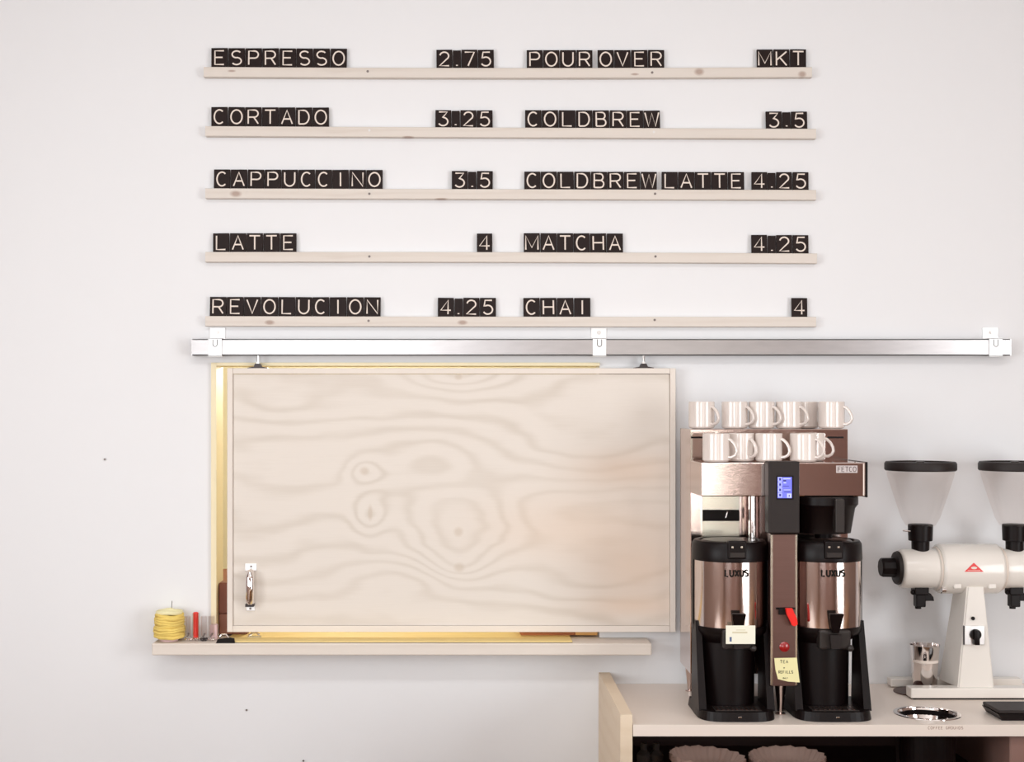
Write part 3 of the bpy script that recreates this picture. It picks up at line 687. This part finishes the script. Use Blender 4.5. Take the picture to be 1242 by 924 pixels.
bm = B(); lathe(bm, [(.0165, 0), (.0165, -.003), (.012, -.006), (.004, -.008)], (X(951.3, 4.45), yt, Z(784.3, 4.45)), 'y', 24); obj('button', bm, M_redd, tow, True, label='dark red round button')
# legs
for (x, d) in ((BX0+.03, 4.87), (BX1-.03, 4.87), (1.0605, 4.50)):
    bm = B(); top = .996 if d > 4.6 else tz0+.001
    lathe(bm, [(.017, CT+.0005), (.017, CT+.004), (.009, CT+.007), (.010, CT+.02), (.018, top-.012), (.024, top)], (x, Y(d), 0), 'z', 16); obj('leg', bm, M_steel, bw, True)
# note stuck on the tower
yn = yt-.0022
nt_ = thing('sticky_note', 'pale yellow handwritten sticky note at the foot of the brewer tower', 'note', (X(954, 4.45), yn, Z(828, 4.45)))
bm = B(); q = [(939, 798), (966.5, 797.5), (968, 812), (970, 827.5), (956, 826.5), (943.5, 823.5), (940.5, 812)]
prism(bm, [(X(a, 4.448), Z(b, 4.448)) for a, b in q], yn, yn+.0006); obj('paper', bm, M_paper, nt_)
bm = B()
text(bm, 'TEA', X(951, 4.448), Z(804, 4.448), yn-.0004, .0095, .0065, .0095, .0008)
text(bm, '+', X(951, 4.448), Z(811, 4.448), yn-.0004, .008, .007, .0095, .0008)
text(bm, 'REFILLS', X(953, 4.448), Z(816.5, 4.448), yn-.0004, .0088, .005, .0069, .0008)
text(bm, 'ONLY', X(952.5, 4.448), Z(823, 4.448), yn-.0004, .004, .0028, .0042, .0006)
obj('handwriting', bm, M_ink, nt_)

# ================================================================== URNS
def urn(cx, label, card):
    d = 4.56; cy = Y(d); u = thing('coffee_urn', label, 'urn', (cx, cy, CT), 'coffee urns under the brewer')
    R = .122
    bm = B(); lathe(bm, [(R, 1.190), (R, 1.411)], (cx, cy, 0), 'z', 64); obj('steel_shell', bm, M_steelu, u, True)
    bm = B(); lathe(bm, [(R+.0022, 1.404), (R+.003, 1.410), (R+.001, 1.458), (R-.006, 1.468), (R-.02, 1.469), (R-.026, 1.463), (.02, 1.466)], (cx, cy, 0), 'z', 64)
    lid = obj('lid', bm, M_black, u, True)
    bm = B(); lathe(bm, [(R-.03, 1.4655), (R-.034, 1.4685), (.03, 1.469)], (cx, cy, 0), 'z', 48); obj('lid_disc', bm, M_blackg, lid, True)
    bm = B(); fx = cx; fy = cy-R
    box(bm, fx-.030, fx+.030, fy-.010, fy+.02, 1.417, 1.475, .004, 2); lt = obj('lid_latch', bm, M_black, lid)
    bm = B(); box(bm, fx-.024, fx+.024, fy-.0115, fy-.009, 1.422, 1.438, .001, 1); obj('gauge_tag', bm, M_blackg, lid)
    bm = B()
    for q in (-.016, .014): box(bm, fx+q-.004, fx+q+.004, fy-.0118, fy-.0095, 1.452, 1.459, .001, 1)
    obj('latch_pin', bm, M_steell, lid)
    # black back cover seen as a dark band on the sides
    bm = B(); n = 24; vs = []
    for k in range(n+1):
        a = math.radians(-8+196*k/n); vs.append((math.cos(a), math.sin(a)))
    for (x0, z0) in zip(vs, vs[1:]):
        p = [(cx+x0[0]*R, cy+x0[1]*R), (cx+z0[0]*R, cy+z0[1]*R), (cx+z0[0]*(R+.003), cy+z0[1]*(R+.003)), (cx+x0[0]*(R+.003), cy+x0[1]*(R+.003))]
        hull8(bm, [(a, b, 1.19) for a, b in p], [(a, b, 1.41) for a, b in p])
    obj('back_cover', bm, M_black, u)
    # lower body, two side legs, base and drip tray
    bm = B(); lathe(bm, [(.093, .925), (.095, 1.135), (R-.002, 1.165), (R+.0015, 1.175), (R+.002, 1.1895)], (cx-.0, cy+.0, 0), 'z', 40)
    for v in bm.verts:
        if v.co.z < 1.15: v.co.x -= .010; v.co.y += .012
    obj('lower_body', bm, M_black, u, True)
    for s_ in (-1, 1):
        bm = B(); xo, xi = cx+s_*(R+.001), cx+s_*(R-.024); x0, x1 = sorted((xo, xi)); t0_, t1_ = sorted((cx+s_*(R-.001), cx+s_*(R-.020)))
        hull8(bm, [(x0, cy-.125, .925), (x1, cy-.125, .925), (x1, cy+.02, .925), (x0, cy+.02, .925)],
              [(t0_, cy-.045, 1.205), (t1_, cy-.045, 1.205), (t1_, cy+.02, 1.205), (t0_, cy+.02, 1.205)])
        obj('leg', bm, M_black, u)
    bm = B(); pts = []
    for k in range(25):
        a = PI+PI*k/24; pts.append((cx+.126*math.copysign(abs(math.cos(a))**.55, math.cos(a)), cy-.06-.118*abs(math.sin(a))**.55))
    pts += [(cx+.124, cy+.08), (cx-.124, cy+.08)]
    lo = [bm.verts.new((x, y, CT+.001)) for x, y in pts]; hi = [bm.verts.new((cx+(x-cx)*.97, cy+(y-cy)*.97, CT+.030)) for x, y in pts]
    bm.faces.new(lo[::-1]); bm.faces.new(hi); k_ = len(pts)
    for i in range(k_): bm.faces.new((lo[i], lo[(i+1) % k_], hi[(i+1) % k_], hi[i]))
    bs = obj('base', bm, M_black, u)
    bm = B(); box(bm, cx-.075, cx+.075, cy-.155, cy-.09, CT+.030, CT+.033, .001, 1); dt_ = obj('drip_tray', bm, M_blackg, bs)
    bm = B()
    for k in range(9): box(bm, cx-.068+.0155*k, cx-.062+.0155*k, cy-.150, cy-.095, CT+.033, CT+.0345)
    obj('tray_slats', bm, M_steeld, bs)
    bm = B(); box(bm, cx-.006, cx+.006, cy-.1765, cy-.1735, CT+.012, CT+.017, .001, 1); obj('badge', bm, M_chrome, bs)
    # tap
    bm = B(); box(bm, cx-.048, cx+.054, fy-.012, fy+.03, 1.125, 1.186, .006, 2); tp = obj('tap_housing', bm, M_blackg, u)
    bm = B(); hull8(bm, [(cx-.014, fy-.03, 1.130), (cx+.014, fy-.03, 1.130), (cx+.012, fy-.011, 1.130), (cx-.012, fy-.011, 1.130)], [(cx-.02, fy-.034, 1.175), (cx+.02, fy-.034, 1.175), (cx+.018, fy-.011, 1.175), (cx-.018, fy-.011, 1.175)])
    obj('spout', bm, M_blackm, tp)
    bm = B(); hull8(bm, [(cx-.011, fy-.028, 1.180), (cx+.011, fy-.028, 1.180), (cx+.011, fy-.004, 1.180), (cx-.011, fy-.004, 1.180)], [(cx-.024, fy-.046, 1.244), (cx+.022, fy-.046, 1.244), (cx+.022, fy-.030, 1.246), (cx-.024, fy-.030, 1.246)])
    bmesh.ops.bevel(bm, geom=bm.edges[:], offset=.002, segments=2, affect='EDGES'); obj('tap_lever', bm, M_black, tp)
    bm = B(); bmesh.ops.create_uvsphere(bm, u_segments=12, v_segments=8, radius=.011, matrix=Matrix.Translation((cx+.050, fy-.016, 1.130))); obj('tap_knob', bm, M_blackg, tp, True)
    # name, following the shell
    bm = B(); text(bm, 'LUXUS', 0, 0, 0, .0205, .0115, .0162, .0027)
    for v in bm.verts:
        a = v.co.x/R; r = R+.0018-v.co.y; v.co = Vector((cx+math.sin(a)*r, cy-math.cos(a)*r, 1.360+v.co.z))
    obj('name_lettering', bm, M_ink, u)
    if card:
        yk = fy-.036; bm = B(); box(bm, cx-.043, cx+.052, yk-.001, yk, Z(781, 4.40), Z(758.5, 4.40), .0004, 1)
        c_ = thing('label_card', 'small white card hooked in front of the left urn tap', 'card', (cx, yk, Z(781, 4.40)))
        obj('card', bm, M_card, c_)
        bm = B(); box(bm, cx-.022, cx+.026, yk-.0014, yk-.001, Z(768, 4.4), Z(766, 4.4)); box(bm, cx-.01, cx+.02, yk-.0014, yk-.001, Z(764.4, 4.4), Z(763.6, 4.4)); obj('faint_print', bm, mat('pale_print', (.66, .60, .42), .6), c_)
        bm = B(); box(bm, cx-.031, cx-.024, yk-.0014, yk-.001, Z(778, 4.4), Z(772.5, 4.4)); obj('blue_mark', bm, M_inkb, c_)
urn(.905, 'left steel and black coffee urn, white card on its tap', True)
urn(1.218, 'right steel and black coffee urn, under the black brew basket', False)

# ================================================================== MUGS
def mug_proto(ang):
    r = .0445; h = .094
    root = bpy.data.objects.new('mug', None); C.objects.link(root); root.empty_display_size = .03
    bm = B(); lathe(bm, [(.030, 0), (r*.9, .0015), (r, .007), (r, h-.002), (r-.0015, h), (r-.004, h-.001), (r-.0045, .012), (.02, .008)], (0, 0, 0), 'z', 40)
    obj('bowl', bm, M_mug, root, True)
    bm = B(); pts = [(r-.003, 0, h*.80), (r+.006, 0, h*.78), (r+.018, 0, h*.66), (r+.026, 0, h*.50), (r+.028, 0, h*.36), (r+.022, 0, h*.24), (r+.010, 0, h*.17), (r-.003, 0, h*.17)]
    tube(bm, pts, [.0055, .0052, .005, .005, .005, .005, .0052, .0055], 10, flat=1.3); obj('handle', bm, M_mug, root, True)
    return root
proto = mug_proto(0); used = False
def put_mug(px, d, zb, ang, lab, grp):
    global used
    o = proto if not used else copy_tree(proto); used = True
    o.location = (X(px, d), Y(d), zb); o.rotation_euler = (0, 0, math.radians(ang))
    tag(o, lab, 'mug', grp)
gt = 'white mugs along the top of the brewer'; gb = 'white mugs on the lower brewer step'
zt_ = 1.8342; zl = ZH1+.0002
topn = ['leftmost', 'second from left', 'third from left', 'fourth from left', 'fifth from left', 'rightmost']
for k, (px, d, a) in enumerate(((851, 4.745, -48), (891, 4.745, -40), (923.5, 4.745, -40), (956.5, 4.745, -42), (977, 4.84, -25), (1008.5, 4.745, -35))):
    put_mug(px, d, zt_, a, 'white mug, %s of the top row on the brewer' % topn[k], gt)
for k, (px, d, a, q) in enumerate(((868.5, 4.545, -32, 'leftmost'), (899, 4.59, -60, 'second from left'), (932.5, 4.56, -35, 'third from left'), (974.5, 4.545, -40, 'front one of the right pair'), (984.5, 4.638, -28, 'rear one of the right pair'))):
    put_mug(px, d, zl, a, 'white mug on the lower step of the brewer, %s' % q, gb)

# ================================================================== GRINDER
GX = 1.795
gr = thing('coffee_grinder', 'cream twin-hopper coffee grinder on a tapering column at the right', 'grinder', (GX, Y(4.8), CT))
bm = B(); x0 = X(1105, 4.72); x1 = 2*GX-x0
box(bm, x0, x1, Y(4.72), Y(4.775), CT+.005, CT+.040, .004, 2); obj('foot_bar', bm, M_white, gr)
bm = B(); box(bm, x0-.005, x1+.005, Y(4.925), Y(4.97), CT+.003, CT+.032, .004, 2); obj('foot_bar', bm, M_white, gr)
bm = B(); box(bm, x0+.01, x1-.01, Y(4.725), Y(4.77), CT+.0003, CT+.0055); obj('rubber_strip', bm, M_black, gr)
bm = B(); zt2 = 1.285
hull8(bm, [(GX-.063, Y(4.74), CT+.0395), (GX+.063, Y(4.74), CT+.0395), (GX+.063, Y(4.93), CT+.0305), (GX-.063, Y(4.93), CT+.0305)],
      [(GX-.029, Y(4.745), zt2), (GX+.029, Y(4.745), zt2), (GX+.029, Y(4.87), zt2), (GX-.029, Y(4.87), zt2)])
es = [e for e in bm.edges if abs(e.verts[0].co.z-e.verts[1].co.z) > .1]; bmesh.ops.bevel(bm, geom=es, offset=.005, segments=3, affect='EDGES')
col = obj('column', bm, M_white, gr, True)
d = 4.82; HZ = 1.341; hy = Y(d)
hm = B(); L0, L1 = -.108, .108
lathe(hm, [(.080, L0), (.086, L0+.006), (.0875, L0+.012), (.0875, L1-.012), (.086, L1-.006), (.080, L1)], (GX-.002, hy, HZ), 'x', 48)
mh = obj('motor_housing', hm, M_white, gr, True)
bm = B()
for sx in (-.075, .045): box(bm, GX+sx, GX+sx+.028, hy-.0745, hy-.05, HZ-.062, HZ-.022, .004, 2)
obj('housing_pad', bm, M_white, mh)
for s_ in (-1, 1):
    nm = 'left' if s_ < 0 else 'right'
    hx = GX-.0+s_*.166
    bm = B(); pr = [(.060, 0), (.066, .004), (.069, .01), (.069, .122), (.074, .126), (.074, .134), (.062, .137)]
    if s_ > 0: pr = [(r, -h) for r, h in pr]
    lathe(bm, pr, (GX+s_*.241, hy, HZ), 'x', 40); gh = obj('grinding_head', bm, M_white, gr, True)
    bm = B(); lathe(bm, [(.0755, 0), (.0775, .004), (.0755, .008)], (GX+s_*.112-.004, hy, HZ), 'x', 40); obj('joint_ring', bm, M_letter, gh, True)
    bm = B(); e = GX+s_*.243; q = [(.058, 0), (.060, .003), (.056, .012), (.03, .016)]
    lathe(bm, [(r, s_*h) for r, h in q], (e, hy, HZ+.002), 'x', 36); obj('end_disc', bm, M_blackm, gh, True)
    bm = B(); q = [(.032, .012), (.035, .018), (.034, .058), (.030, .064)]
    lathe(bm, [(r, s_*h) for r, h in q], (e, hy, HZ+.004), 'x', 10); obj('adjusting_knob', bm, M_black, gh)
    # chute
    bm = B(); cz = HZ-.068
    box(bm, hx-.026, hx+.022, hy-.026, hy+.026, cz-.022, cz+.012, .003, 2); box(bm, hx-.020, hx+.014, hy-.018, hy+.018, cz-.066, cz-.020, .004, 2)
    bmesh.ops.create_uvsphere(bm, u_segments=10, v_segments=8, radius=.009, matrix=Matrix.Translation((hx-.030, hy-.012, cz-.014))); lathe(bm, [(.011, -.073), (.011, -.06)], (hx-.008, hy, cz), 'z', 10)
    prism(bm, [(hx+.012, cz-.044), (hx+.043, cz-.044), (hx+.040, cz-.030), (hx+.030, cz-.018), (hx+.020, cz-.014), (hx+.012, cz-.018)], hy-.016, hy+.016)
    obj('chute', bm, M_black, gr)
    # hopper
    bm = B(); y_ = hy
    lathe(bm, [(.050, 1.492), (.066, 1.52), (.092, 1.60), (.112, 1.664), (.116, 1.688), (.1145, 1.688), (.1105, 1.664), (.0905, 1.60), (.0645, 1.52), (.0485, 1.492)], (hx, y_, 0), 'z', 48, capped=False)
    hp = obj('hopper', bm, M_hop, gr, True, label='clear plastic hopper')
    bm = B(); lathe(bm, [(.119, 1.686), (.122, 1.690), (.122, 1.710), (.118, 1.717), (.105, 1.7175), (.102, 1.712), (.02, 1.712)], (hx, y_, 0), 'z', 56); ld = obj('hopper_lid', bm, M_blackm, hp, True)
    bm = B(); lathe(bm, [(.016, 1.7125), (.014, 1.718), (.008, 1.7195)], (hx, y_, 0), 'z', 16); obj('lid_knob', bm, M_blackg, hp, True)
    bm = B(); lathe(bm, [(.030, HZ+.055), (.031, 1.437), (.041, 1.440), (.043, 1.495), (.040, 1.497)], (hx, y_, 0), 'z', 28); cl = obj('collar', bm, M_black, hp, True)
    bm = B(); tube(bm, [(hx+s_*(-1)*0-.040, y_-.012, 1.473), (hx-.066, y_-.012, 1.476)] if s_ < 0 else [(hx+.04, y_-.012, 1.473), (hx+.066, y_-.012, 1.476)], .003, 8); obj('shutter_pin', bm, M_chrome, hp, True)
bm = B(); lathe(bm, [(.0118, 0), (.0118, .014)], (GX-.112, hy-.055, HZ-.069), 'x', 12); obj('clamp_screw', bm, M_chrome, mh, True)
# badge
ybd = hy-.0885; tx = X(1181, 4.735)
bm = B(); prism(bm, [(tx-.033, HZ-.0008), (tx+.033, HZ-.0008), (tx, HZ+.0295)], ybd, ybd+.003); obj('red_triangle_badge', bm, M_redl, mh, label='red triangle badge')
bm = B(); pts = [(tx+.0105*math.cos(2*PI*k/16), HZ+.0125+.0045*math.sin(2*PI*k/16)) for k in range(16)]; prism(bm, pts, ybd-.0006, ybd); box(bm, tx-.022, tx+.022, ybd-.0006, ybd, HZ+.0028, HZ+.0042); obj('badge_centre', bm, M_letter, mh)
# switch
yc = Y(4.74); yc2 = yc-.001
bm = B(); box(bm, X(1169, 4.74), X(1193.5, 4.74), yc-.008, yc+.002, Z(781.5, 4.74), Z(758.5, 4.74), .0015, 2); sw = obj('switch_plate', bm, M_zinc, gr, label='square silver switch plate')
bm = B(); swx, swz = X(1182, 4.74), Z(769, 4.74); lathe(bm, [(.019, -.006), (.019, -.001), (.014, -.014)][:2], (swx, yc-.0078, swz), 'y', 24); box(bm, swx-.007, swx+.010, yc-.024, yc-.008, Z(781, 4.74), swz+.016, .002, 2); obj('switch_knob', bm, M_black, sw, True)
bm = B(); box(bm, X(1168, 4.74), X(1169, 4.74), yc-.0085, yc, Z(781.5, 4.74), Z(758.5, 4.74)); obj('plate_edge', bm, M_darkm, sw)
bm = B(); lathe(bm, [(.0065, -.003), (.0065, 0)], (X(1180, 4.74), yc, Z(749.8, 4.74)), 'y', 14); obj('indicator', bm, M_black, gr, True)

# steel cup on a black mat, and scale
d = 4.845
bm = B(); lathe(bm, [(.088, 0), (.088, .004), (.08, .005)], (X(1115, d), Y(d), CT+.0003), 'z', 40)
tag(obj('round_mat', bm, mat('dark_rubber', (.06, .025, .02), .4), at=(X(1115, d), Y(d), CT), smooth=True), 'round dark mat on the counter under the steel cup', 'mat')
cpx = X(1121.5, d); r1 = 17.5*d/F; ht = Z(781.5, d)-CT-.006
cup = thing('steel_cup', 'tapered polished steel cup with a white band, behind the grinder foot', 'cup', (cpx, Y(d), CT+.0055))
bm = B(); lathe(bm, [(r1*.76, 0), (r1*.78, .002), (r1, ht), (r1*1.03, ht), (r1*.98, ht-.002), (r1*.74, .006)], (cpx, Y(d), CT+.0058), 'z', 40); obj('body', bm, M_chrome, cup, True)
bm = B(); zz = Z(804, d)-CT
def rc(z): return r1*(.78+.22*(z-.002)/ht)
n = 14
for k in range(n):
    a0 = math.radians(-165+130*k/n); a1 = math.radians(-165+130*(k+1)/n)
    p = []
    for (z, o_) in ((zz-.0, .0006), (zz+.010, .0006)):
        for a in (a0, a1): p.append(bm.verts.new((cpx+(rc(z)+o_)*math.cos(a), Y(d)+(rc(z)+o_)*math.sin(a), CT+.0058+z)))
    bm.faces.new((p[0], p[1], p[3], p[2]))
obj('label_band', bm, M_letter, cup, label='white label band')
sd0, sd1 = 4.40, 4.54; sxx = X(1214, sd0)
sc_ = thing('scale', 'flat black digital scale on the counter front at the right edge', 'scale', (sxx+.13, Y(4.47), CT))
bm = B(); hull8(bm, [(sxx+.006, Y(sd0)+.004, CT+.0005), (sxx+.26, Y(sd0)+.004, CT+.0005), (sxx+.26, Y(sd1), CT+.0005), (sxx+.006, Y(sd1), CT+.0005)],
      [(sxx-.008, Y(sd0), CT+.022), (sxx+.27, Y(sd0), CT+.022), (sxx+.27, Y(sd1), CT+.022), (sxx-.008, Y(sd1), CT+.022)]); obj('body', bm, M_black, sc_)
bm = B(); box(bm, sxx-.006, sxx+.268, Y(sd0)+.001, Y(sd1)-.001, CT+.023, CT+.034, .003, 2); obj('platform', bm, M_blackm, sc_)
